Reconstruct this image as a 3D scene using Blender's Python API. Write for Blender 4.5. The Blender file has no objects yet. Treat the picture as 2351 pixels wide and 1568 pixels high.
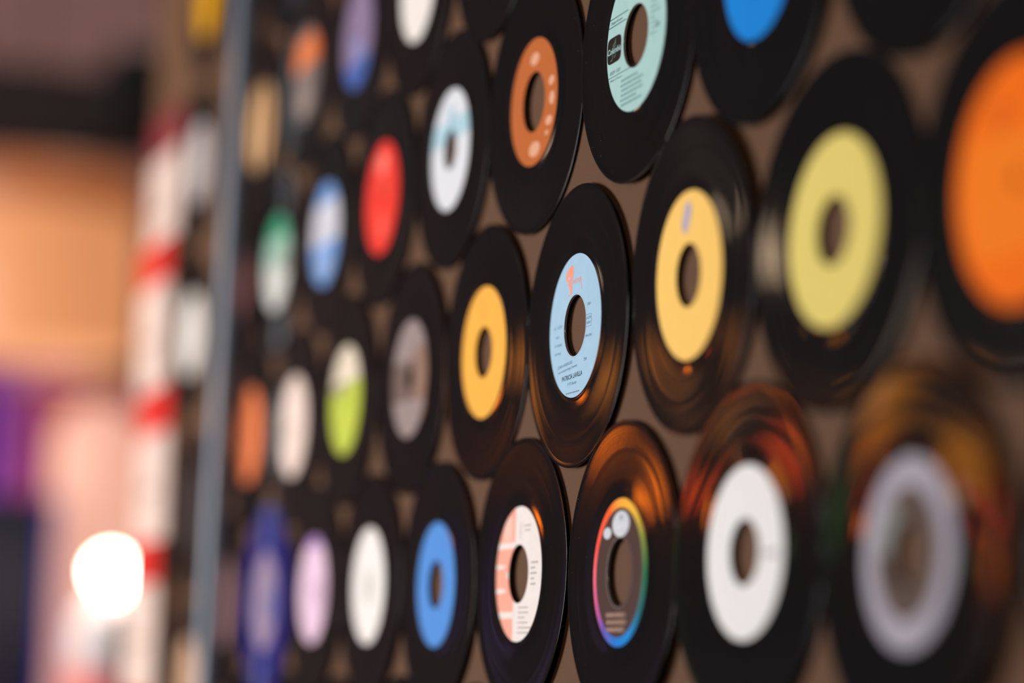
import bpy, bmesh, math, random
from mathutils import Matrix, Vector

# ------------------------------------------------------------------ camera, world, lights, exposure
scene = bpy.context.scene
COL = scene.collection
Z0 = 1.65                                   # height of the middle row of records above the floor
CAM = Vector((1.50584, -0.51803, Z0 - 0.21050))
cam_data = bpy.data.cameras.new('camera')
cam_data.sensor_fit = 'HORIZONTAL'; cam_data.sensor_width = 36.0; cam_data.lens = 85.05
cam_data.clip_start = 0.05; cam_data.clip_end = 60
cam_data.dof.use_dof = True; cam_data.dof.focus_distance = 1.474; cam_data.dof.aperture_fstop = 1.75
cam = bpy.data.objects.new('camera', cam_data); COL.objects.link(cam)
right = Vector((0.32840, 0.94419, 0.02565)); down = Vector((-0.11546, 0.06708, -0.99104)); fwd = Vector((-0.93745, 0.32250, 0.13105))
M = Matrix((right, -down, -fwd)).transposed().to_4x4(); M.translation = CAM
cam.matrix_world = M
scene.camera = cam

world = bpy.data.worlds.new('world'); scene.world = world; world.use_nodes = True
world.node_tree.nodes['Background'].inputs[0].default_value = (0.75, 0.85, 1.0, 1)
world.node_tree.nodes['Background'].inputs[1].default_value = 0.12

def area(name, loc, target, sx, sy, power, col):
    l = bpy.data.lights.new(name, 'AREA'); l.shape = 'RECTANGLE'; l.size = sx; l.size_y = sy; l.energy = power; l.color = col
    o = bpy.data.objects.new(name, l); COL.objects.link(o); o.location = loc
    o.rotation_euler = (Vector(target) - Vector(loc)).to_track_quat('-Z', 'Y').to_euler()
    return o
area('window_daylight', (-2.3, -3.42, 1.6), (-1.9, 0.0, 1.6), 1.9, 1.5, 262, (1.0, 0.985, 0.97))

scene.view_settings.view_transform = 'Standard'; scene.view_settings.look = 'None'
scene.view_settings.gamma = 1.0; scene.view_settings.exposure = 0.06
scene.view_settings.use_curve_mapping = False

# ------------------------------------------------------------------ helpers
def lin(c):
    return tuple(((v / 255) / 12.92 if v / 255 <= 0.04045 else ((v / 255 + 0.055) / 1.055) ** 2.4) for v in c)

MATS = {}
def mat(name, rgb, rough=0.6, spec=0.5, metal=0.0, noise=0.0, nscale=60, bump=0.0):
    if name in MATS: return MATS[name]
    m = bpy.data.materials.new(name); m.use_nodes = True; nt = m.node_tree; b = nt.nodes['Principled BSDF']
    c = lin(rgb)
    b.inputs['Base Color'].default_value = (*c, 1); b.inputs['Roughness'].default_value = rough
    b.inputs['Specular IOR Level'].default_value = spec; b.inputs['Metallic'].default_value = metal
    if noise or bump:
        tc = nt.nodes.new('ShaderNodeTexCoord'); nz = nt.nodes.new('ShaderNodeTexNoise')
        nz.inputs['Scale'].default_value = nscale; nz.inputs['Detail'].default_value = 4
        nt.links.new(tc.outputs['Object'], nz.inputs['Vector'])
        if noise:
            r = nt.nodes.new('ShaderNodeValToRGB')
            r.color_ramp.elements[0].position = 0.3; r.color_ramp.elements[1].position = 0.7
            r.color_ramp.elements[0].color = (*[x * (1 - noise) for x in c], 1); r.color_ramp.elements[1].color = (*[min(1, x * (1 + noise)) for x in c], 1)
            nt.links.new(nz.outputs['Fac'], r.inputs['Fac']); nt.links.new(r.outputs['Color'], b.inputs['Base Color'])
        if bump:
            bp = nt.nodes.new('ShaderNodeBump'); bp.inputs['Strength'].default_value = bump; bp.inputs['Distance'].default_value = 0.001
            nt.links.new(nz.outputs['Fac'], bp.inputs['Height']); nt.links.new(bp.outputs['Normal'], b.inputs['Normal'])
    MATS[name] = m
    return m

def emit(name, rgb, strength):
    m = bpy.data.materials.new(name); m.use_nodes = True; nt = m.node_tree; b = nt.nodes['Principled BSDF']
    b.inputs['Base Color'].default_value = (*[x * .25 for x in lin(rgb)], 1)
    b.inputs['Emission Color'].default_value = (*lin(rgb), 1); b.inputs['Emission Strength'].default_value = strength
    return m

def vinyl_material(name, base=(0.010, 0.009, 0.010), groove_rough=0.11):
    """pressed vinyl: circular grooves spread the gloss along the radius, bands between the tracks are smoother"""
    m = bpy.data.materials.new(name); m.use_nodes = True; nt = m.node_tree; L = nt.links.new
    b = nt.nodes['Principled BSDF']; b.inputs['Base Color'].default_value = (*base, 1)
    b.inputs['Specular IOR Level'].default_value = 0.05
    b.inputs['Coat Roughness'].default_value = 0.022
    tc = nt.nodes.new('ShaderNodeTexCoord'); sep = nt.nodes.new('ShaderNodeSeparateXYZ'); L(tc.outputs['Object'], sep.inputs[0])
    cx = nt.nodes.new('ShaderNodeCombineXYZ'); L(sep.outputs['X'], cx.inputs['X']); L(sep.outputs['Y'], cx.inputs['Y'])
    ln = nt.nodes.new('ShaderNodeVectorMath'); ln.operation = 'LENGTH'; L(cx.outputs[0], ln.inputs[0])
    ramp = nt.nodes.new('ShaderNodeValToRGB'); mp = nt.nodes.new('ShaderNodeMapRange')
    mp.inputs['From Min'].default_value = 0.0; mp.inputs['From Max'].default_value = 0.0875; L(ln.outputs['Value'], mp.inputs['Value'])
    L(mp.outputs[0], ramp.inputs['Fac'])
    e = ramp.color_ramp.elements
    e[0].position = 0.0; e[0].color = (0.07,) * 3 + (1,)
    e[1].position = 0.605; e[1].color = (0.07,) * 3 + (1,)
    for p, v in ((0.625, groove_rough), (0.952, groove_rough), (0.965, 0.09), (1.0, 0.09)):
        k = e.new(p); k.color = (v, v, v, 1)
    n1 = nt.nodes.new('ShaderNodeTexNoise'); n1.noise_dimensions = '1D'; n1.inputs['Scale'].default_value = 900; n1.inputs['Detail'].default_value = 3
    L(ln.outputs['Value'], n1.inputs['W'])
    mr = nt.nodes.new('ShaderNodeMapRange'); mr.inputs['To Min'].default_value = 0.65; mr.inputs['To Max'].default_value = 1.35; L(n1.outputs['Fac'], mr.inputs['Value'])
    mu = nt.nodes.new('ShaderNodeMath'); mu.operation = 'MULTIPLY'; L(ramp.outputs['Color'], mu.inputs[0]); L(mr.outputs[0], mu.inputs[1])
    L(mu.outputs[0], b.inputs['Roughness'])
    cw = nt.nodes.new('ShaderNodeMapRange'); cw.inputs['From Min'].default_value = 0.0846; cw.inputs['From Max'].default_value = 0.0868
    cw.inputs['To Min'].default_value = 0.8; cw.inputs['To Max'].default_value = 0.1; L(ln.outputs['Value'], cw.inputs['Value']); L(cw.outputs[0], b.inputs['Coat Weight'])
    tg = nt.nodes.new('ShaderNodeTangent'); tg.direction_type = 'RADIAL'; tg.axis = 'Z'; L(tg.outputs[0], b.inputs['Tangent'])
    b.inputs['Anisotropic'].default_value = 0.6
    # fine dust and hairlines
    du = nt.nodes.new('ShaderNodeTexNoise'); du.inputs['Scale'].default_value = 900; du.inputs['Detail'].default_value = 1
    L(tc.outputs['Object'], du.inputs['Vector'])
    dr = nt.nodes.new('ShaderNodeMapRange'); dr.inputs['From Min'].default_value = 0.775; dr.inputs['From Max'].default_value = 0.82; dr.inputs['To Max'].default_value = 0.35
    L(du.outputs['Fac'], dr.inputs['Value'])
    mx = nt.nodes.new('ShaderNodeMix'); mx.data_type = 'RGBA'; mx.inputs[6].default_value = (*base, 1); mx.inputs[7].default_value = (.6, .56, .54, 1)
    L(dr.outputs[0], mx.inputs[0]); L(mx.outputs[2], b.inputs['Base Color'])
    nz = nt.nodes.new('ShaderNodeTexNoise'); nz.inputs['Scale'].default_value = 260; nz.inputs['Detail'].default_value = 2
    L(tc.outputs['Object'], nz.inputs['Vector'])
    bp = nt.nodes.new('ShaderNodeBump'); bp.inputs['Strength'].default_value = 0.012; bp.inputs['Distance'].default_value = 0.0004
    ad = nt.nodes.new('ShaderNodeMath'); ad.operation = 'ADD'; L(nz.outputs['Fac'], ad.inputs[0]); L(n1.outputs['Fac'], ad.inputs[1])
    L(ad.outputs[0], bp.inputs['Height']); L(bp.outputs['Normal'], b.inputs['Normal']); L(bp.outputs['Normal'], b.inputs['Coat Normal'])
    return m

def link(name, me, parent=None, material=None, smooth=False):
    o = bpy.data.objects.new(name, me); COL.objects.link(o)
    if parent: o.parent = parent
    if material and not me.materials: me.materials.append(material)
    if smooth:
        for p in me.polygons: p.use_smooth = True
    return o
def mesh(name, verts, faces):
    me = bpy.data.meshes.new(name); me.from_pydata(verts, [], faces); me.update(); return me
def tag(o, label, cat, group=None, kind=None):
    o['label'] = label; o['category'] = cat
    if group: o['group'] = group
    if kind: o['kind'] = kind
    return o
def empty(name, loc, rot=None):
    o = bpy.data.objects.new(name, None); COL.objects.link(o); o.location = loc; o.empty_display_size = 0.02
    if rot is not None: o.rotation_euler = rot
    return o
def box_me(name, x0, x1, y0, y1, z0, z1, bevel=0.0):
    bm = bmesh.new(); bmesh.ops.create_cube(bm, size=1)
    for v in bm.verts: v.co = Vector(((x0 + x1) / 2 + v.co.x * (x1 - x0), (y0 + y1) / 2 + v.co.y * (y1 - y0), (z0 + z1) / 2 + v.co.z * (z1 - z0)))
    if bevel: bmesh.ops.bevel(bm, geom=bm.edges[:], offset=bevel, segments=2, affect='EDGES', profile=0.5)
    me = bpy.data.meshes.new(name); bm.to_mesh(me); bm.free(); return me
def lathe(name, prof, seg=48, warp=None):
    """prof: (r, z) pairs, spun about Z; warp(x, y) lifts z"""
    vs, fs = [], []
    n = len(prof)
    for k in range(seg):
        a = 2 * math.pi * k / seg; c, s = math.cos(a), math.sin(a)
        for r, z in prof:
            x, y = r * c, r * s
            vs.append((x, y, z + (warp(x, y) if warp else 0)))
    for k in range(seg):
        k2 = (k + 1) % seg
        for i in range(n - 1):
            fs.append((k * n + i, k2 * n + i, k2 * n + i + 1, k * n + i + 1))
    return mesh(name, vs, fs)

# ------------------------------------------------------------------ the room
WALL = mat('painted_board', (100, 71, 52), 0.6, 0.05, noise=0.10, nscale=900, bump=0.25)
DARK = mat('dark_plaster', (44, 36, 34), 0.8, 0.2, noise=0.08, nscale=14)
def struct(name, me, m, label=None):
    o = link(name, me, None, m); o['kind'] = 'structure'
    return o
struct('floor', box_me('floor', -7.2, 3.4, -3.5, 2.2, -0.1, 0.0), mat('floor_boards', (60, 44, 36), 0.5, noise=0.15, nscale=8))
struct('ceiling', box_me('ceiling', -7.2, 3.4, -3.5, 2.2, 4.2, 4.3), DARK)
struct('wall_record', box_me('wall_record', -1.345, 3.2, 0.0, 0.12, 0.0, 4.2), WALL)
struct('wall_right', box_me('wall_right', 3.2, 3.4, -3.5, 2.2, 0.0, 4.2), DARK)
struct('wall_end', box_me('wall_end', -7.2, -7.0, -3.5, 2.2, 0.0, 4.2), mat('mauve_plaster', (122, 96, 92), 0.8, 0.2, noise=0.06, nscale=3))
struct('wall_back', box_me('wall_back', -7.0, 3.2, 2.0, 2.2, 0.0, 4.2), DARK)
# opposite wall with the window opening
wx0, wx1, wz0, wz1 = -3.3, -1.3, 0.8, 2.4
bm_parts = [(-7.0, wx0, 0, 4.2), (wx1, 3.2, 0, 4.2), (wx0, wx1, 0, wz0), (wx0, wx1, wz1, 4.2)]
wf = empty('wall_front', (0, 0, 0)); wf['kind'] = 'structure'
for a, b, c, d in bm_parts:
    link('wall_panel', box_me('wall_panel', a, b, -3.4, -3.2, c, d), wf, DARK)
w1 = empty('window_1', (0, 0, 0)); w1['kind'] = 'structure'
FR = mat('window_paint', (90, 84, 78), 0.5)
for a, b, c, d in ((wx0, wx1, wz0, wz0 + .06), (wx0, wx1, wz1 - .06, wz1), (wx0, wx0 + .06, wz0, wz1), (wx1 - .06, wx1, wz0, wz1),
                   (-2.33, -2.27, wz0, wz1), (wx0, wx1, 1.75, 1.8)):
    link('window_bar', box_me('window_bar', a, b, -3.36, -3.28, c, d), w1, FR)

# ------------------------------------------------------------------ records
VINYL = vinyl_material('black_vinyl')
VINYL_BLUE_REFLECTION = vinyl_material('vinyl_blue_reflection', base=(0.012, 0.014, 0.20))  # blue reflection on one disc, painted into the base colour
PAD = mat('foam_pad', (70, 70, 72), 0.9)
GAP = 0.0028
mm = 0.001
INK = mat('dark_ink', (44, 52, 74), 0.7, 0.04)
INKS = mat('soft_ink', (112, 140, 166), 0.7, 0.04)
random.seed(11)

def disc_profile(rl, rh):
    f = [(rh, 0.0), (rh, 1.2), (rl + .4, 1.2), (rl + .8, 1.12), (rl + 1.7, 1.10), (rl + 2.3, 1.17), (rl + 2.9, 1.17), (rl + 3.5, 1.11),
         (54.0, 1.08), (55.0, 1.05), (60, 1.06), (66, 1.05), (70.2, 1.05), (70.8, 1.04), (71.4, 1.05), (76, 1.05), (83.6, 1.06), (84.8, 1.10), (85.6, 1.18), (86.9, 1.19), (87.35, 1.05), (87.5, 0.8),
         (87.4, 0.25), (87.0, 0.0), (70, 0.0), (50, 0.0), (rh, 0.0)]
    f = [p for i, p in enumerate(f) if i < 3 or p[0] > rl or i > 18]
    return [(r * mm, z * mm) for r, z in f]

def flat(name, pts, z, parent, m):
    me = mesh(name, [(x * mm, y * mm, z * mm) for x, y in pts], [tuple(range(len(pts)))])
    return link(name, me, parent, m)
def ell(cx, cy, a, b, n=40, rot=0.0):
    c, s = math.cos(rot), math.sin(rot)
    return [(cx + a * math.cos(t) * c - b * math.sin(t) * s, cy + a * math.cos(t) * s + b * math.sin(t) * c) for t in (2 * math.pi * k / n for k in range(n))]
def rect(x0, x1, y0, y1): return [(x0, y0), (x1, y0), (x1, y1), (x0, y1)]
def ring_clip(x0, x1, y0, y1, r_out, r_in, n=26, slant=0.0):
    """faces of the part of a label ring that lies between two heights and two widths (a printed band)"""
    return (x0, x1, y0, y1, r_out, r_in, n)
def band(name, parent, m, z, rl, rh, y0, y1, x0=-99, x1=99, n=24):
    """a printed band across the label ring, cut by the rim and the hole"""
    vs, fs = [], []
    ys = [max(-rl, y0) + (min(rl, y1) - max(-rl, y0)) * i / n for i in range(n + 1)]
    for side in (-1, 1):
        base = len(vs)
        for y in ys:
            ro = math.sqrt(max(0, rl * rl - y * y)); ri = math.sqrt(max(0, rh * rh - y * y))
            a, b = (ri, ro) if side > 0 else (-ro, -ri)
            a = min(max(a, x0), x1); b = min(max(b, x0), x1)
            vs += [(a * mm, y * mm, z * mm), (b * mm, y * mm, z * mm)]
        for i in range(n): 
            k = base + 2 * i; fs.append((k, k + 1, k + 3, k + 2))
    return link(name, mesh(name, vs, fs), parent, m)
def text(body, parent, m, z, x, y, width, height, shear=0.0, rot=0.0, name='printed_text', bold=0.0):
    cu = bpy.data.curves.new('t', 'FONT'); cu.body = body; cu.size = 1.0; cu.shear = shear; cu.offset = bold
    cu.resolution_u = 3
    o = bpy.data.objects.new('t', cu); COL.objects.link(o)
    bpy.context.view_layer.update()
    me = bpy.data.meshes.new_from_object(o.evaluated_get(bpy.context.evaluated_depsgraph_get()))
    bpy.data.objects.remove(o); bpy.data.curves.remove(cu)
    xs = [v.co.x for v in me.vertices]; x0, x1 = min(xs), max(xs)
    c, s = math.cos(rot), math.sin(rot)
    for v in me.vertices:
        px = (v.co.x - x0) / (x1 - x0) * width; py = v.co.y / 0.73 * height
        v.co = ((x + px * c - py * s) * mm, (y + px * s + py * c) * mm, z * mm)
    me.materials.clear()
    return link(name, me, parent, m)
def lines(parent, m, z, x0, x1, y0, dy, n, h, jag=6):
    """rows of print too fine to read: broken dashes"""
    vs, fs = [], []
    for i in range(n):
        y = y0 - dy * i; x = x0 + random.random() * 2
        e = x1 - random.random() * jag
        while x < e:
            w = 0.8 + random.random() * 2.2; b = len(vs); x2 = min(x + w, e)
            vs += [(x * mm, y * mm, z * mm), (x2 * mm, y * mm, z * mm), (x2 * mm, (y + h) * mm, z * mm), (x * mm, (y + h) * mm, z * mm)]
            fs.append((b, b + 1, b + 2, b + 3)); x = x2 + 0.5
    return link('small_print', mesh('small_print', vs, fs), parent, m)
def stroke(name, pts, w, z, parent, m):
    vs, fs = [], []
    for i, (x, y) in enumerate(pts):
        a = pts[max(0, i - 1)]; b = pts[min(len(pts) - 1, i + 1)]
        dx, dy = b[0] - a[0], b[1] - a[1]; l = math.hypot(dx, dy) or 1
        nx, ny = -dy / l * w / 2, dx / l * w / 2
        vs += [((x + nx) * mm, (y + ny) * mm, z * mm), ((x - nx) * mm, (y - ny) * mm, z * mm)]
    for i in range(len(pts) - 1): fs.append((2 * i, 2 * i + 1, 2 * i + 3, 2 * i + 2))
    return link(name, mesh(name, vs, fs), parent, m)

LZ = 1.32        # height of the label face above the back of the disc (mm)
def paper(name, rgb): return mat('paper_' + name, rgb, 0.65, 0.05, noise=0.025, nscale=120)

def record(u, v, label, base, rl=44.5, rh=19.0, tilt=(0, 0), warp=None, vin=None, rim=(96, 92, 92), seg=112, gap=GAP):
    """u along the wall, v downward from the middle row (mm)"""
    root = empty('vinyl_record', (u * mm, -gap, Z0 - v * mm))
    rx = Matrix.Rotation(math.radians(90), 4, 'X') @ Matrix.Rotation(math.radians(tilt[0]), 4, 'X') @ Matrix.Rotation(math.radians(tilt[1]), 4, 'Y')
    root.rotation_euler = rx.to_euler()
    if warp is None: warp = (random.uniform(-.5, .5), random.uniform(0, 3.14), random.uniform(-.35, .35))
    b, ph, c = warp
    def wf_(x, y):
        r = math.hypot(x, y) / .0875
        k = max(0.0, r - .52) / .48
        return (b * k * k * math.cos(2 * (math.atan2(y, x) - ph)) + c * k * k) * mm
    d = link('disc', lathe('disc', disc_profile(rl, rh), seg, wf_), root, vin or VINYL, smooth=True)
    lab = link('label', lathe('label', [(rh * mm, 1.18 * mm), (rh * mm, LZ * mm), (rl * mm, LZ * mm), ((rl + .05) * mm, 1.18 * mm)], seg), root, base)
    link('hole_edge', lathe('hole_edge', [((rh - .06) * mm, .05 * mm), ((rh - .06) * mm, (LZ - .02) * mm)] if sum(rim) < 420 else [((rh - .12) * mm, .05 * mm), ((rh - .1) * mm, .35 * mm), ((rh + .75) * mm, (LZ + .05) * mm), ((rh + .95) * mm, (LZ + .05) * mm)], 96), root, mat('edge_%d_%d_%d' % rim, rim, 0.4), smooth=True)
    for s in (-1, 1):
        link('mounting_pad', lathe('mounting_pad', [(0, 0), (6 * mm, 0), (6 * mm, -gap + .0001), (0, -gap + .0001)], 12), root, PAD).location = (.06 * s, 0, 0)
    tag(root, label, 'record', 'seven inch records on the wall')
    return root, lab

P1, P2, P3 = LZ + .06, LZ + .12, LZ + .18

# --- middle row -----------------------------------------------------------
# pale blue label, sharpest of all
r, L_ = record(129.6, 5.4, 'black record with pale blue label, coral logo and PATRICIA LAVILLA print', paper('sky', (168, 203, 228)), 44.4, 19.0, rim=(196, 176, 182), warp=(.25, .6, .15), seg=192)
CORAL = paper('coral', (248, 160, 136))
logo = flat('logo', [(-7.5, 38.6), (-5, 37.2), (-3.6, 34.8), (-4.4, 31.4), (-7.0, 29), (-8.2, 27.6), (-7.0, 25.6), (-5.8, 24.4), (-6.6, 21.5), (-8.0, 18.9), (-9.8, 21.8), (-11, 25.0), (-13.2, 26), (-13, 28.4), (-13.8, 29.0), (-16.5, 29.4), (-17.2, 32), (-16.4, 34.6), (-13, 36.5)], P1, L_, CORAL)
flat('logo_eye', ell(-11.2, 30.6, 1.9, .75, 16), P2, L_, paper('sky', (168, 203, 228)))
flat('logo_drop', ell(-11.5, 19.8, 1.0, .8, 12), P1, L_, CORAL)
text('iviera', L_, CORAL, P1, -7.0, 26.0, 15.5, 4.6, shear=.5)
stroke('logo_tail', [(8.2, 29.5), (9.4, 26.5), (9.8, 23.5), (10.3, 21.4)], .8, P1, L_, CORAL)
text('PATRICIA LAVILLA', L_, INK, P1, -20.4, -33.0, 35.0, 3.1, rot=.03, bold=.012)
text('P 1972 Barclay', L_, INKS, P1, -10.4, -36.6, 15.4, 2.0, rot=.03)
text('(CHIM LANDRELISE)', L_, INKS, P1, -28.5, -24.6, 25.4, 2.0, rot=.06)
text('avec orchestre Roger Demarey', L_, INKS, P1, -27.6, -27.6, 33.0, 1.7, rot=.06)
text("2'54", L_, INK, P1, 16.8, -23.6, 4.4, 1.9)
text('S 88 A', L_, INKS, P1, 20.4, 9.6, 7.0, 1.9)
for a, b, c, d in ((18.2, 28.4, 3.85, 4.15), (18.2, 28.4, -3.45, -3.15), (18.2, 18.6, -3.4, 4.1), (28.0, 28.4, -3.4, 4.1)):
    flat('print_frame', rect(a, b, c, d), P1, L_, INKS)
text('SACEM', L_, INKS, P1, 19.3, 1.2, 8.0, 1.6); text('SDRM', L_, INKS, P1, 20.2, -1.8, 6.2, 1.6)
text('MONO STEREO', L_, INKS, P1, 18.8, -9.6, 10.6, 1.6)
text('61 639', L_, INKS, P1, -36.5, 1.0, 14.0, 2.2); text('FACE', L_, INKS, P1, -33.5, -4.9, 6.0, 1.6)
text('45 TOURS', L_, INKS, P1, -35.0, -10.2, 12.4, 1.7); text('GESTION', L_, INKS, P1, -34.6, -15.4, 11.0, 1.4)
RIM_TXT = lines(L_, INKS, P1, -14, 14, -41.6, 1, 1, .8)

r, L_ = record(304.5, -0.8, 'black record with bright yellow label and violet blue oval logo, beside the pale blue one', paper('yellow', (255, 205, 110)), 46.6, 17.6, tilt=(1.2, -.9), warp=(.9, 1.2, .3), rim=(120, 100, 80), seg=160)
flat('logo', ell(-1.8, 32.3, 4.6, 9.2, 36, -.25), P1, L_, paper('violetgrey', (186, 178, 196)))
flat('logo_bar', ell(3.2, 34.8, .9, 4.4, 16, -.12), P2, L_, paper('violet', (116, 126, 214))); flat('logo_bar', ell(-6.6, 29.0, .9, 4.4, 16, -.12), P2, L_, paper('violet', (116, 126, 214)))

r, L_ = record(-46.9, 2.2, 'black record with amber yellow label and narrow hole, beside the dark brown label', paper('amber', (250, 180, 74)), 45.2, 17.5, tilt=(.7, .6), warp=(.5, 1.0, -.2), rim=(120, 96, 70), seg=144)
for k, y in enumerate((34, 30, 26, 23)): text('ATLAS'[k:k + 3] if k else 'ATCO', L_, paper('amberink', (206, 142, 66)), P1, -7 + k * .4, y, 9, 2.0)

r, L_ = record(-221.6, 2.5, 'black record with dark brown label and grey lilac patches at top and bottom', paper('umber', (112, 92, 86)), 44.5, 8.0, rim=(60, 50, 46))
band('printed_band', L_, paper('mauvegrey', (150, 132, 130)), P1, 44.4, 8, 14, 44); band('printed_band', L_, paper('mauvegrey', (150, 132, 130)), P1, 44.4, 8, -44, -16)
band('printed_band', L_, paper('brownrose', (142, 110, 94)), P2, 44.4, 8, -18, 22, 12, 45)

r, L_ = record(-404.0, 1.7, 'record with lime green label, beige white at its top', paper('limegreen', (186, 196, 74)), 45.0, 3.7)
band('printed_band', L_, paper('beige', (222, 206, 184)), P1, 44.9, 3.7, 15, 45); band('printed_band', L_, paper('greige', (158, 150, 116)), P1, 44.9, 3.7, 7, 15, -45, 6)
r, L_ = record(-577.4, 8.6, 'record with plain cream pink label, between the lime green and orange labels', paper('creampink', (232, 206, 194)), 45.0, 3.7)
band('printed_band', L_, paper('cream_grey', (204, 186, 172)), P1, 44.9, 3.7, -12, 2, -44, -6)
r, L_ = record(-752.2, 2.9, 'record with plain orange label close to the steel tube', paper('orange_plain', (238, 128, 78)), 45.5, 3.7)
flat('printed_patch', ell(-30, 0, 8, 20), P1, L_, paper('rust', (206, 124, 90)))
r, L_ = record(479.1, 2.5, 'black record with large pale lime yellow label near the orange one', paper('paleyellow', (232, 212, 118)), 47.0, 17.0, tilt=(-1.2, .6), rim=(92, 84, 84), seg=160)
r, L_ = record(648.0, 8.5, 'black record with vivid orange label cut off by the frame edge', paper('vivid', (255, 116, 8)), 52.5, 3.7, tilt=(.4, -.7), seg=160)
band('printed_band', L_, paper('vivid_soft', (255, 130, 24)), P1, 46, 3.7, -30, 22)
flat('printed_patch', ell(-14, 30, 5, 7), P1, L_, paper('vivid_ink', (214, 98, 8)))

# --- row above --------------------------------------------------------------
r, L_ = record(43.5, -152.9, 'black record with copper brown label and pale printed patches', paper('copper', (190, 102, 50)), 42.3, 20.0, tilt=(.5, 1.3), rim=(44, 48, 60), warp=(.3, .4, .2), seg=160)
PALE = paper('palecopper', (226, 166, 132))
for x, y, a, b in ((1.0, 28.6, 8, 4.2), (31.5, 8, 5, 3.2), (32.5, -3.8, 4.6, 4.4), (27.5, -17.6, 6, 3.2), (24, -25, 3, 1.6), (2.6, -32.0, 10, 5)): flat('printed_patch', ell(x, y, a, b, 24), P1, L_, PALE)

r, L_ = record(220.5, -155.2, 'black record with mint green label and dark Columbia badge', paper('mint', (170, 208, 205)), 44.8, 19.0, tilt=(-.4, .5), rim=(196, 194, 184), warp=(.35, .9, .2), seg=192)
NAVY = mat('navy_ink', (30, 44, 64), .7, .04); MINTINK = mat('mint_ink', (120, 158, 160), .6, .2)
flat('rule', [(-41.3, 18.2), (-12, 18.2), (-12, 18.7), (-41.1, 18.7)], P1, L_, NAVY)
flat('rule', [(-42.9, 13.4), (-15, 13.4), (-15, 13.9), (-42.8, 13.9)], P1, L_, NAVY)
flat('rule', [(-41.2, -17.8), (1, -17.8), (1, -17.4), (-41.4, -17.4)], P1, L_, INK)
text('Disque 45 tours', L_, NAVY, P1, -39.2, 15.2, 18, 1.7, shear=.3)
sq = [(-33.0 + 10.9 * math.copysign(abs(math.cos(t)) ** .42, math.cos(t)), -1.0 + 8.1 * math.copysign(abs(math.sin(t)) ** .42, math.sin(t))) for t in (2 * math.pi * k / 48 for k in range(48))]
flat('badge', sq, P1, L_, mat('badge_ink', (42, 32, 30), .65, .03))
MI = paper('mint', (170, 208, 205))
text('Columbia', L_, MI, P2, -43.2, -3.0, 20.6, 3.8, shear=.15, name='badge_text', bold=.012)
TEAL = mat('teal_ink', (92, 128, 118), .6, .2)
stroke('note_stem', [(-31.4, 5.6), (-31.4, 1.6), (-33.6, -.6), (-35.2, -3.6), (-36.0, -6.6), (-38.4, -7.2)], .6, P2, L_, TEAL)
stroke('note_beam', [(-35.4, 1.4), (-31.4, 3.8)], .7, P2, L_, TEAL); stroke('note_beam', [(-35.0, -.2), (-32.6, 1.4)], .5, P2, L_, TEAL)
stroke('note_stem', [(-31.2, -3.0), (-31.4, -5.0), (-33.2, -5.8)], .6, P2, L_, TEAL)
text('ESDF 1327', L_, NAVY, P1, -38.8, -15.9, 16.4, 2.1)
text('Made in France', L_, INK, P1, -38.0, -20.3, 17.8, 1.3)
lines(L_, MINTINK, P1, -22, 14, -24, 3.0, 6, 1.5, 14); lines(L_, MINTINK, P1, 22, 36, 17, 3.2, 8, 1.2, 8); lines(L_, MINTINK, P1, -20, 8, 33, 3.0, 3, 1.5, 8)
flat('logo', ell(33, -1, 3, 1.6, 20), P1, L_, MINTINK); text('A', L_, INK, P1, -25, 27.7, 2.4, 2.2)

r, L_ = record(-136.5, -155.9, 'black record with white and powder blue label, beside the copper label', paper('coolwhite', (218, 220, 226)), 44.6, 14.5, rim=(70, 84, 80))
band('printed_band', L_, paper('powder', (172, 204, 218)), P1, 44.5, 14.5, 6, 22); flat('printed_patch', [(-6, 14.8), (6, 14.8), (7, 31), (-5, 31)], P2, L_, paper('powder2', (150, 188, 206)))
r, L_ = record(-313.9, -151.3, 'record with bright red label', paper('red', (236, 58, 46)), 45.0, 4.0, rim=(120, 50, 40))
flat('printed_patch', ell(-2, 28, 15, 9), P1, L_, paper('redpink', (242, 120, 106))); flat('printed_patch', ell(4, -24, 11, 10), P1, L_, paper('redpink2', (240, 92, 76)))
flat('printed_patch', ell(4, 9, 9, 7), P1, L_, paper('redbrown', (196, 72, 56)))
r, L_ = record(-489.4, -150.0, 'record with blue label and silver white band across it, between red and green labels', paper('cornflower', (112, 150, 206)), 45.0, 3.7)
band('printed_band', L_, paper('silver', (198, 196, 206)), P1, 44.9, 3.7, -8, 28); flat('printed_patch', ell(0, -27, 16, 8), P1, L_, paper('paleblue', (160, 174, 204)))
r, L_ = record(-664.9, -151.1, 'record with label green at top and grey white below', paper('greywhite', (204, 202, 196)), 45.0, 3.7)
band('printed_band', L_, paper('seagreen', (62, 150, 112)), P1, 44.9, 3.7, 24, 45); band('printed_band', L_, paper('palegreen', (150, 184, 166)), P1, 44.9, 3.7, 0, 24)
band('printed_band', L_, paper('sagegrey', (140, 142, 130)), P2, 44.9, 3.7, -12, 8, 18, 45)
r, L_ = record(-841, -152, 'record with dull rose label half hidden behind the steel tube', paper('rose', (168, 104, 102)), 45.0, 3.7)
r, L_ = record(389.8, -155.2, 'black record with strong azure blue label at the top edge', paper('azure', (14, 132, 222)), 42.5, 19.0, seg=144)
record(563, -152, 'black record at the top edge between the azure and vivid orange labels', paper('black1', (22, 20, 22)), 44, 19)
record(738, -152, 'black record in the dark upper corner above the vivid orange label', paper('black1', (22, 20, 22)), 44, 19)

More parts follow.
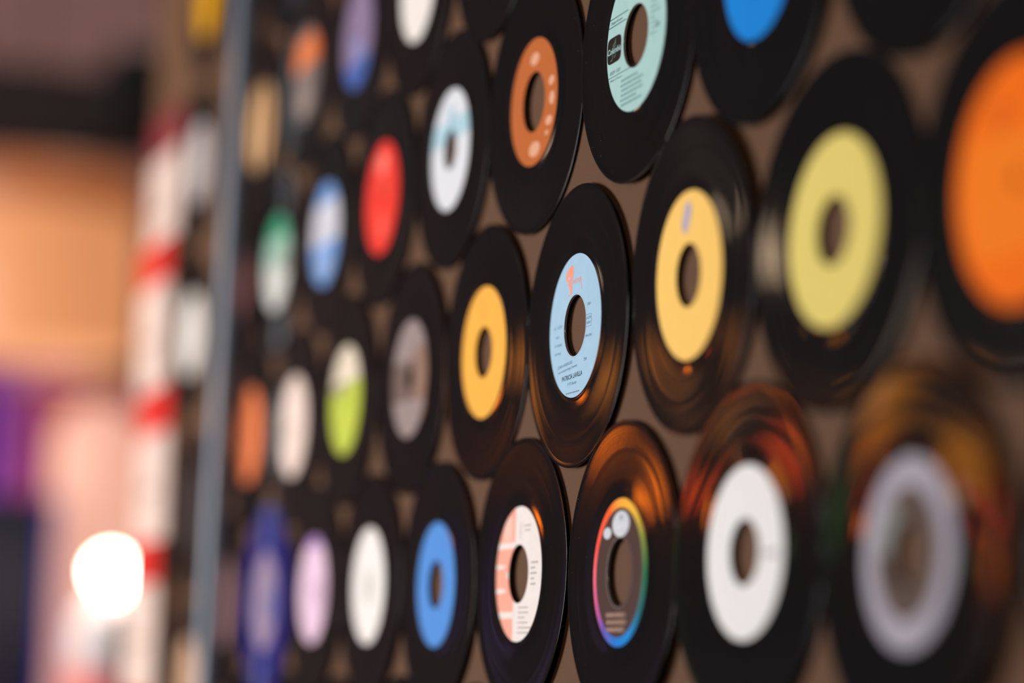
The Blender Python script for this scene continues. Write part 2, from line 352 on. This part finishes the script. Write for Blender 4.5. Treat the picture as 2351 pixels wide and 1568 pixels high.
# --- two rows above ------------------------------------------------------------
r, L_ = record(-579.7, -310.6, 'record with label orange above and grey below, pale wedge down its middle', paper('ashgrey', (110, 98, 94)), 45.0, 3.7)
band('printed_band', L_, paper('burnt', (214, 108, 50)), P1, 44.9, 3.7, 8, 36); flat('printed_patch', [(-24, -30), (-5, -6), (-3, 32), (-14, 38), (12, 38), (5, 32), (5, -6), (20, -30), (0, -37)], P2, L_, paper('wedge', (158, 138, 130)))
flat('printed_patch', [(-8, 8), (8, 8), (12, 34), (-14, 34)], P3, L_, paper('wedge_orange', (222, 134, 88)))
r, L_ = record(-755.4, -298.5, 'record with tan label leaning on the steel tube', paper('tan', (226, 176, 128)), 45.0, 3.7)
flat('printed_patch', ell(34, 0, 6, 22), P1, L_, paper('tan_dark', (190, 136, 90)))
r, L_ = record(-404.1, -304.6, 'record with label mauve above and deep blue below', paper('mauve', (132, 112, 142)), 45.0, 3.7)
band('printed_band', L_, paper('deepblue', (70, 96, 164)), P1, 44.9, 3.7, -45, -22); band('printed_band', L_, paper('periwinkle', (128, 130, 178)), P1, 44.9, 3.7, -24, -2, -14, 14)
r, L_ = record(-231.4, -304.3, 'record with plain off white label at the top edge', paper('offwhite', (230, 222, 216)), 45.0, 3.7)
record(-51, -305, 'black record at the top edge above the copper label', paper('black1', (22, 20, 22)), 44, 19)
record(125, -306, 'black record at the top edge above the mint label', paper('black1', (22, 20, 22)), 44, 19)
for u, what in ((-665, 'above the orange and grey label'), (-841, 'above the tan label behind the tube'), (-490, 'above the mauve and blue label')):
    record(u, -459, 'black record at the top edge ' + what, paper('black1', (22, 20, 22)), 44, 3.7)

# --- row below --------------------------------------------------------------------
r, L_ = record(36.3, 154.8, 'black record with label split coral pink and white', paper('warmwhite', (240, 230, 225)), 43.3, 18.8, tilt=(-.5, .2), rim=(60, 50, 46), warp=(.3, 2.2, .2), seg=176)
PINK = paper('coralpink', (255, 172, 150)); WW = paper('warmwhite', (240, 230, 225))
band('printed_field', L_, PINK, P1, 43.2, 18.8, -43, 43, -44, -8.4, 60)
band('printed_bar', L_, WW, P2, 43.2, 18.8, 16.6, 20.6, -44, -8.4, 6); band('printed_bar', L_, WW, P2, 43.2, 18.8, -28.4, -24.2, -44, -8.4, 6)
flat('printed_bar', [(-42.6, 4), (-30, 4), (-24, 5.2), (-30, 6.4), (-42.6, 6.4)], P2, L_, WW); flat('printed_bar', [(-41.6, -12), (-28, -12), (-22, -10.6), (-28, -9.2), (-41.6, -9.2)], P2, L_, WW)
flat('printed_bar', [(-22, -2.4), (-18.9, -2.8), (-18.9, 1.6), (-22, 1.2)], P2, L_, WW)
band('printed_bar', L_, paper('palepink', (250, 198, 182)), P2, 43.2, 18.8, 21.5, 37, -30, -13, 10)
GREY = mat('grey_ink', (182, 174, 170), .7, .04)
text('STEREO', L_, GREY, P1, 3.4, 22.6, 10.2, 3.0, rot=math.pi / 2)
lines(L_, GREY, P1, 8, 26, 30, 3, 2, 1.0); lines(L_, GREY, P1, 22, 38, 6, 3.4, 5, 1.3, 8); lines(L_, GREY, P1, 0, 30, -22, 3.2, 6, 1.0, 18)

r, L_ = record(211.2, 158.3, 'black record with dark brown label ringed by a rainbow', mat('brown_label', (76, 52, 48), .6, .05, noise=.05, nscale=40), 42.6, 19.6, tilt=(-.6, -.7), rim=(150, 148, 146), warp=(.5, 1.9, .5), seg=176)
rb = bpy.data.materials.new('rainbow_print'); rb.use_nodes = True; nt = rb.node_tree
tc = nt.nodes.new('ShaderNodeTexCoord'); gr = nt.nodes.new('ShaderNodeTexGradient'); gr.gradient_type = 'RADIAL'; cr = nt.nodes.new('ShaderNodeValToRGB')
nt.links.new(tc.outputs['Object'], gr.inputs[0]); nt.links.new(gr.outputs['Fac'], cr.inputs[0]); nt.links.new(cr.outputs[0], nt.nodes['Principled BSDF'].inputs['Base Color'])
nt.nodes['Principled BSDF'].inputs['Roughness'].default_value = .6; nt.nodes['Principled BSDF'].inputs['Specular IOR Level'].default_value = .05
stops = [(0.0, (238, 104, 122)), (.09, (200, 90, 150)), (.15, (110, 84, 180)), (.23, (30, 120, 214)), (.32, (0, 140, 222)), (.41, (30, 120, 130)), (.5, (40, 130, 80)), (.58, (150, 160, 66)), (.66, (246, 190, 60)), (.75, (255, 176, 56)), (.83, (252, 96, 40)), (.93, (248, 84, 70)), (1.0, (238, 104, 122))]
e = cr.color_ramp.elements; e[0].position = 0; e[0].color = (*lin(stops[0][1]), 1); e[1].position = 1; e[1].color = (*lin(stops[-1][1]), 1)
for p_, c_ in stops[1:-1]: k = e.new(p_); k.color = (*lin(c_), 1)
link('rainbow_ring', lathe('rainbow_ring', [(37.2 * mm, P1 * mm), (42.5 * mm, P1 * mm)], 160), L_, rb)
flat('logo', ell(.7, 27.7, 13.5, 7.6), P2, L_, paper('silverwhite', (208, 212, 220))); flat('logo', ell(-20.8, 23.1, 6.4, 3.4, 28), P1, L_, paper('silverwhite', (208, 212, 220)))
text('Capitol', L_, paper('white', (240, 238, 238)), P3, -8, 25.2, 17, 3.6, name='logo_text', bold=.012)
flat('logo_dome', ell(1.0, 31.4, 2.6, 1.6, 20), P3, L_, mat('dome_ink', (150, 150, 166), .6))
TANI = mat('tan_ink', (150, 104, 78), .5)
lines(L_, TANI, P1, -20, 16, -25.5, 4.2, 3, 2.4, 10)

r, L_ = record(382.2, 152.6, 'black record with big plain white label and small dark mark', paper('white', (240, 238, 238)), 44.6, 17.0, tilt=(-.8, .9), rim=(96, 84, 76), warp=(.9, .6, .4), seg=176)
flat('printed_patch', ell(30, -1.5, 9, 1.6, 20), P1, L_, paper('markgrey', (176, 172, 180)))
r, L_ = record(554.1, 158.9, 'black record with lilac grey ring label and wide brown centre', paper('lilacgrey', (170, 164, 178)), 43.4, 15.0, tilt=(-1.4, -1.2), rim=(120, 122, 118), warp=(1.1, 2.6, .8), seg=192)
link('centre_print', lathe('centre_print', [(15.02 * mm, P1 * mm), (29.8 * mm, P1 * mm)], 96), L_, paper('taupe', (92, 76, 70)))
flat('printed_patch', [(29 * math.cos(t) , 29 * math.sin(t)) for t in [math.pi * .66 + k * .077 for k in range(15)]] + [(17 * math.cos(t), 17 * math.sin(t)) for t in [math.pi * .66 + k * .077 for k in range(14, -1, -1)]], P2, L_, paper('greengrey', (140, 142, 140)))
record(740, 157, 'black record at the frame edge beside the lilac grey ring label', paper('black1', (22, 20, 22)), 44, 19, tilt=(-.8, .1), warp=(.3, .5, .2), seg=160)
r, L_ = record(-140.8, 157.9, 'record with cornflower blue label and clear centre hole in the row below', paper('royal', (84, 142, 216)), 44.2, 17.0, rim=(80, 70, 60), seg=144)
r, L_ = record(-316.6, 155.0, 'record with white label and small grey centre, beside the cornflower blue label', paper('chalk', (236, 228, 224)), 45.0, 3.7)
flat('printed_patch', ell(1, -1, 9, 13, 28), P1, L_, paper('chalk_grey', (186, 184, 178)))
r, L_ = record(-488.4, 154.9, 'record with lilac pink label', paper('lilacpink', (224, 190, 212)), 45.0, 3.7)
band('printed_band', L_, paper('lilac_violet', (178, 136, 200)), P1, 44.9, 3.7, 36, 45); band('printed_band', L_, paper('lilac_dim', (202, 168, 190)), P1, 44.9, 3.7, -16, 8, 12, 40)
r, L_ = record(-664, 162, 'record with dusky mauve label, blue reflection painted into its vinyl', paper('dusky', (150, 128, 148)), 45.0, 3.7, vin=VINYL_BLUE_REFLECTION)
flat('printed_patch', [(10, -20), (40, -16), (44, 0), (38, 18), (12, 4)], P1, L_, paper('slate', (104, 104, 148)))
r, L_ = record(-841, 160, 'record with faded pinkish label partly behind the steel tube near the bottom', paper('fadedpink', (150, 112, 112)), 45.0, 3.7)

# --- bottom row, only the tops show ----------------------------------------------
for i, what in ((-5, 'under the dusky mauve label by the tube'), (-4, 'under the gap between dusky mauve and lilac pink labels'), (-3, 'under the lilac pink and white labels'), (-2, 'under the white and cornflower labels'),
                (-1, 'under the cornflower and coral labels'), (0, 'under the coral and rainbow labels'), (1, 'under the rainbow and big white labels'), (2, 'under the big white and lilac grey labels'), (3, 'in the lower corner')):
    record(124.7 + 175.6 * i, 311 + (2 if i % 2 else -1), 'black record at the bottom edge, ' + what, paper('black1', (22, 20, 22)), 44, 19, tilt=(-.6, .5))

# --- beyond the tube -----------------------------------------------------------------
for u, v, rgb, lb, nm in ((-1040, -500, (214, 150, 12), 'record with golden yellow label beyond the tube at the top edge', 'gold'), (-1050, -318, (196, 182, 180), 'record with grey label beyond the tube, above the white one', 'stone'),
                          (-1050, -130, (242, 232, 222), 'record with white label beyond the tube, beside red banded sleeves', 'ivory'), (-1010, 62, (60, 50, 50), 'record with dark label beyond the tube', 'soot'), (-1000, 240, (190, 150, 122), 'record with beige label beyond the tube, lowest of its column', 'sand')):
    record(u, v, lb, paper(nm, rgb), 45.0, 3.7)

# ------------------------------------------------------------------ steel tube
t0 = Vector((-.862, 0, Z0 + .448)); t1 = Vector((-.915, 0, Z0 - .2397))
def toward(p, y): return CAM + (p - CAM) * ((CAM.y - y) / (CAM.y - p.y))
a, b = toward(t0, -.024), toward(t1, -.024)
axis = (a - b).normalized(); top = a + axis * ((4.18 - a.z) / axis.z); bot = b - axis * ((b.z - .012) / axis.z)
tube = empty('steel_tube', bot); tube.rotation_euler = axis.to_track_quat('Z', 'Y').to_euler()
ln_ = (top - bot).length
link('pipe', lathe('pipe', [(.0110, 0), (.0110, ln_)], 40), tube, mat('blue_grey_paint', (112, 126, 146), .4, .5, noise=.05, nscale=30), smooth=True)
link('foot_flange', lathe('foot_flange', [(0, -.01), (.04, -.01), (.04, 0), (.014, .004)], 32), tube, mat('blue_grey_paint', (112, 126, 146)))
tag(tube, 'blue grey painted steel tube leaning against the record wall', 'pipe')

# ------------------------------------------------------------------ sleeves at the end of the wall
SW = paper('sleeve_white', (212, 186, 174)); SR = paper('sleeve_red', (206, 40, 34)); BK = paper('sleeve_text', (120, 100, 96))
for k, (v, lb) in enumerate(((-318, 'white paper record sleeve with red band, topmost of the column'), (-166, 'white paper record sleeve with red band, second from the top of the column'), (3, 'white paper record sleeve with red band, third from the top of the column'), (172, 'white paper record sleeve with red band, fourth from the top of the column'), (341, 'white paper record sleeve with red band, lowest of the column'))):
    s = empty('record_sleeve', (-1.198, -.010 - .006 * (k % 2), Z0 - v * mm))
    link('paper', box_me('paper', -.0875, .0875, -.003, .003, -.084, .084, .001), s, SW)
    link('red_band', box_me('red_band', -.0875, .0875, -.0036, -.003, .036, .084), s, SR if k else paper('sleeve_maroon', (128, 50, 52)))
    link('printed_line', box_me('printed_line', -.06, .03, -.0034, -.003, -.03, -.024), s, BK)
    tag(s, lb, 'record sleeve', 'paper sleeves at the end of the record wall')

# ------------------------------------------------------------------ far room seen past the end of the wall
def P(px, py, D):
    w = fwd + right * ((px - 1175.5) / 5554.34) + down * ((py - 784) / 5554.34)
    return CAM + w * D

# amber drum pendant lamp
c = P(70, 606, 5.6)
pl = empty('drum_pendant_lamp', c)
link('lamp_shade', lathe('lamp_shade', [(.245, -.21), (.25, -.2), (.25, .1), (.245, .11), (.24, .1), (.24, -.2), (.245, -.21)], 48), pl, emit('amber_shade_glow', (244, 160, 106), .74), smooth=True)
link('diffuser', lathe('diffuser', [(0, -.19), (.238, -.19)], 40), pl, emit('amber_diffuser_glow', (255, 180, 124), .9))
link('dim_shade_top', lathe('dim_shade_top', [(.246, .1), (.252, .105), (.252, .2), (.24, .21), (.05, .22)], 48), pl, emit('dim_top_glow', (190, 110, 66), .6), smooth=True)  # darker band put in for the shade's glow fading towards its top
link('cord', lathe('cord', [(.004, .2), (.004, 4.2 - c.z)], 8), pl, mat('black_cord', (20, 18, 18)))
link('spider', box_me('spider', -.24, .24, -.004, .004, .17, .18), pl, mat('black_cord', (20, 18, 18)))
tag(pl, 'wide glowing amber drum lamp hanging in the far room', 'lamp')

# peach column lamp with domed top
c = P(232, 925, 5.2)
h = c.z
prof = [(0, 0), (.095, 0), (.1, .02), (.1, h - .1)] + [(.1 * math.cos(t), h - .1 + .1 * math.sin(t)) for t in [k * math.pi / 20 for k in range(1, 11)]]
cl = empty('column_lamp', (c.x, c.y, 0))
link('paper_shade', lathe('paper_shade', prof, 40), cl, emit('peach_paper_glow', (255, 186, 162), .82), smooth=True)
link('base', lathe('base', [(0, .001), (.13, .001), (.13, .015), (.1, .02)], 40), cl, mat('pale_wood', (170, 130, 100)))
tag(cl, 'tall peach pink paper column lamp with rounded top in the far room', 'lamp')
# narrower lilac column lamp beside it
c = P(292, 1040, 5.6); h = c.z
l2 = empty('column_lamp', (c.x, c.y, 0))
prof = [(0, 0), (.045, 0), (.045, h - .045)] + [(.045 * math.cos(t), h - .045 + .045 * math.sin(t)) for t in [k * math.pi / 12 for k in range(1, 7)]]
link('paper_shade', lathe('paper_shade', prof, 32), l2, emit('lilac_paper_glow', (186, 158, 214), .6), smooth=True)
link('base', lathe('base', [(0, .001), (.08, .001), (.08, .015), (.045, .02)], 32), l2, mat('pale_wood', (170, 130, 100)))
tag(l2, 'narrow lilac paper column lamp beside the peach one', 'lamp')

# bright globe lamp on a pedestal
c = P(255, 1312, 4.4)
ped = empty('pedestal', (c.x, c.y, 0))
link('column', lathe('column', [(0, 0), (.09, 0), (.09, .03), (.05, .06), (.045, c.z - .26), (.07, c.z - .22), (.07, c.z - .19), (0, c.z - .19)], 32), ped, mat('coral_paint', (226, 92, 92), .5), smooth=True)
tag(ped, 'coral red pedestal holding up the white globe lamp', 'pedestal')
gl = empty('globe_lamp', (c.x, c.y, c.z - .19))
link('ceramic_base', lathe('ceramic_base', [(0, 0), (.05, 0), (.066, .03), (.07, .07), (.058, .11), (.03, .145), (.018, .15)], 36), gl, mat('white_ceramic', (206, 194, 194), .4), smooth=True)
link('bulb', lathe('bulb', [(.012, .15), (.016, .155)] + [(.03 * math.cos(t), .19 + .03 * math.sin(t)) for t in [-1.1 + k * .178 for k in range(16)]], 32), gl, emit('bulb_glow', (255, 236, 214), 26), smooth=True)
bl = bpy.data.lights.new('bulb_light', 'POINT'); bl.energy = .8; bl.color = (1, .9, .8); bl.shadow_soft_size = .03
bo = bpy.data.objects.new('bulb_light', bl); COL.objects.link(bo); bo.parent = gl; bo.location = (.05, -.05, .2)
tag(gl, 'brilliant white globe bulb on a round white ceramic lamp base', 'lamp')

# curtain with folds, purple light of the far room put into its colour
c = P(-40, 965, 6.2)
vs, fs = [], []
n = 40
for i in range(n + 1):
    yy = -.45 + 0.56 * i / n
    for z in (.05, c.z + .16):
        vs.append((c.x + .03 * math.sin(i * 1.3), c.y + yy + .12, z))
for i in range(n): fs.append((2 * i, 2 * i + 2, 2 * i + 3, 2 * i + 1))
cu_ = mesh('curtain_cloth', vs, fs)
cur = empty('curtain', (0, 0, 0))
co = link('cloth', cu_, cur, mat('purple_light_cloth', (176, 92, 214), .7), smooth=True)
sm = co.modifiers.new('thick', 'SOLIDIFY'); sm.thickness = .006
rod = link('rod', lathe('rod', [(.01, -.5), (.01, .2)], 16), cur, mat('brass', (170, 130, 70), .3, metal=1)); rod.rotation_euler = (math.pi / 2, 0, 0)
rod.location = (c.x, c.y - .2, c.z + .17)
tag(cur, 'half curtain on a brass rod at the far end, purple light painted into its cloth', 'curtain')

# dark blue cabinet in front of it
c = P(-10, 1150, 5.0)
cab = empty('cabinet', (c.x, c.y, 0))
link('body', box_me('body', -.2, .2, -.30, .082, 0, c.z, .004), cab, mat('midnight_lacquer', (16, 14, 44), .5))
link('door', box_me('door', .2, .215, -.28, .05, .1, c.z - .03, .003), cab, mat('midnight_lacquer', (16, 14, 44), .5))
link('edge_strip', box_me('edge_strip', .18, .22, .082, .094, 0, c.z), cab, mat('cobalt_edge', (10, 10, 190), .4))
tag(cab, 'midnight blue lacquered cabinet with cobalt edge beside the peach lamp', 'cabinet')

# dark beam under the ceiling of the far room, and a rose cloth standing in for pink light on the far wall
c = P(150, 258, 6.0)
struct('trim_1', box_me('trim_1', c.x - .1, c.x + .1, -1.2, 1.9, c.z - .09, c.z + .085), mat('dark_beam', (40, 30, 28), .7, noise=.1, nscale=6))
c = P(235, 890, 6.1)
vs, fs = [], []
n = 46
for i in range(n + 1):
    for z in (.03, c.z): vs.append((c.x + .025 * math.sin(i * 1.25), c.y - .17 + .42 * i / n, z))
for i in range(n): fs.append((2 * i, 2 * i + 2, 2 * i + 3, 2 * i + 1))
rd = empty('curtain', (0, 0, 0))
co = link('cloth', mesh('pink_light_cloth', vs, fs), rd, mat('pink_light_cloth', (226, 112, 128), .7), smooth=True)
sm = co.modifiers.new('thick', 'SOLIDIFY'); sm.thickness = .006
rod = link('rod', lathe('rod', [(.01, -.3), (.01, .3)], 16), rd, mat('brass', (170, 130, 70), .3, metal=1)); rod.rotation_euler = (math.pi / 2, 0, 0)
rod.location = (c.x, c.y + .04, c.z)
tag(rd, 'rose pink cloth behind the column lamps, standing in for pink light on the far wall', 'curtain')

# black loudspeaker hung below the ceiling
c = P(380, 225, 5.9)
sp = empty('loudspeaker', c)
link('housing', box_me('housing', -.12, .12, -.14, .14, -.10, .10, .01), sp, mat('black_plastic', (18, 17, 18), .5))
for dz, rr in ((-.03, .055), (.06, .022)):
    k = link('cone', lathe('cone', [(0, -.01), (rr * .4, -.006), (rr, .004), (rr * 1.12, .004)], 28), sp, mat('cone_paper', (36, 34, 36), .7)); k.location = (.121, 0, dz); k.rotation_euler = (0, math.pi / 2, 0)
link('bracket', lathe('bracket', [(.012, .1), (.012, 4.2 - c.z)], 12), sp, mat('black_cord', (20, 18, 18)))
tag(sp, 'black loudspeaker hanging from the ceiling of the far room', 'loudspeaker')

# ------------------------------------------------------------------ pendant lamps out in the room, mirrored in the vinyl
def pendant(loc, r, rgb, s, label):
    p = empty('pendant_lamp', loc)
    link('glass_shade', lathe('glass_shade', [(r * .98, -r * .5), (r, -r * .4), (r * .95, 0), (r * .75, r * .45), (r * .35, r * .75), (.03, r * .82)], 40), p, emit('glass_%d_%d_%d' % rgb, rgb, s), smooth=True)
    link('cord', lathe('cord', [(.004, r * .8), (.004, 4.2 - loc[2])], 8), p, mat('black_cord', (20, 18, 18)))
    link('cap', lathe('cap', [(.035, r * .74), (.035, r * .95), (.006, r * 1.0)], 20), p, mat('brass', (170, 130, 70), .3, metal=1), smooth=True)
    tag(p, label, 'lamp', 'glass pendant lamps')
pendant((-2.247, -1.022, 1.763), .045, (255, 120, 8), 10.0, 'small bright amber glass pendant lamp')
pendant((-2.495, -1.053, 1.937), .05, (255, 150, 50), 1.6, 'pale amber glass pendant lamp')
pendant((-2.485, -1.30, 1.945), .05, (240, 140, 50), 1.0, 'dim amber glass pendant lamp')
pendant((-1.72, -1.235, 1.818), .085, (255, 150, 24), 3.2, 'wide golden amber glass pendant lamp')
pendant((-2.059, -1.327, 1.816), .05, (255, 64, 20), 2.2, 'small red glass pendant lamp')
pendant((-1.547, -1.25, 1.650), .05, (70, 180, 40), 1.0, 'small green glass pendant lamp')
pendant((-1.873, -1.454, 1.843), .065, (255, 236, 214), 1.8, 'small white glass pendant lamp')
pendant((-2.298, -1.236, 2.204), .07, (255, 220, 180), 3.0, 'small cream glass pendant lamp')
pendant((-1.934, -1.106, 1.76), .032, (255, 80, 10), 7.0, 'tiny orange glass pendant lamp')
nl = empty('neon_lamp', (-3.5, -1.16, 0))
link('stand', lathe('stand', [(0, .001), (.12, .001), (.12, .02), (.012, .03), (.012, 1.1)], 24), nl, mat('black_plastic', (18, 17, 18), .5), smooth=True)
link('tube', lathe('tube', [(.0, 1.1), (.016, 1.1), (.016, 1.8), (0, 1.8)], 20), nl, emit('violet_neon', (120, 50, 200), .13), smooth=True)
tag(nl, 'violet neon tube on a black floor stand', 'lamp')
# unseen ceiling lamp added to brighten the far end wall
cl2 = empty('fill_ceiling_lamp', (-5.4, .7, 4.2))
link('diffuser', lathe('diffuser', [(0, -.09), (.1, -.085), (.16, -.05), (.17, -.02)], 32), cl2, emit('ceiling_glow', (255, 210, 190), 2.0), smooth=True)
link('rim', lathe('rim', [(.17, -.025), (.18, -.02), (.18, 0), (.17, 0)], 32), cl2, mat('brass', (170, 130, 70), .3, metal=1))
pt = bpy.data.lights.new('fill_ceiling_lamp_light', 'POINT'); pt.energy = 62; pt.color = (1, .78, .74); pt.shadow_soft_size = .12
po = bpy.data.objects.new('fill_ceiling_lamp_light', pt); COL.objects.link(po); po.parent = cl2; po.location = (0, 0, -.25)
tag(cl2, 'added round ceiling lamp with brass rim, brightening the far end wall', 'lamp')
pendant((2.2, -1.9, 2.35), .2, (255, 232, 214), 38.0, 'added fill light shaped as a large milky white glass pendant lamp')  # unseen fill lamp, added to light hole edges and labels from the right
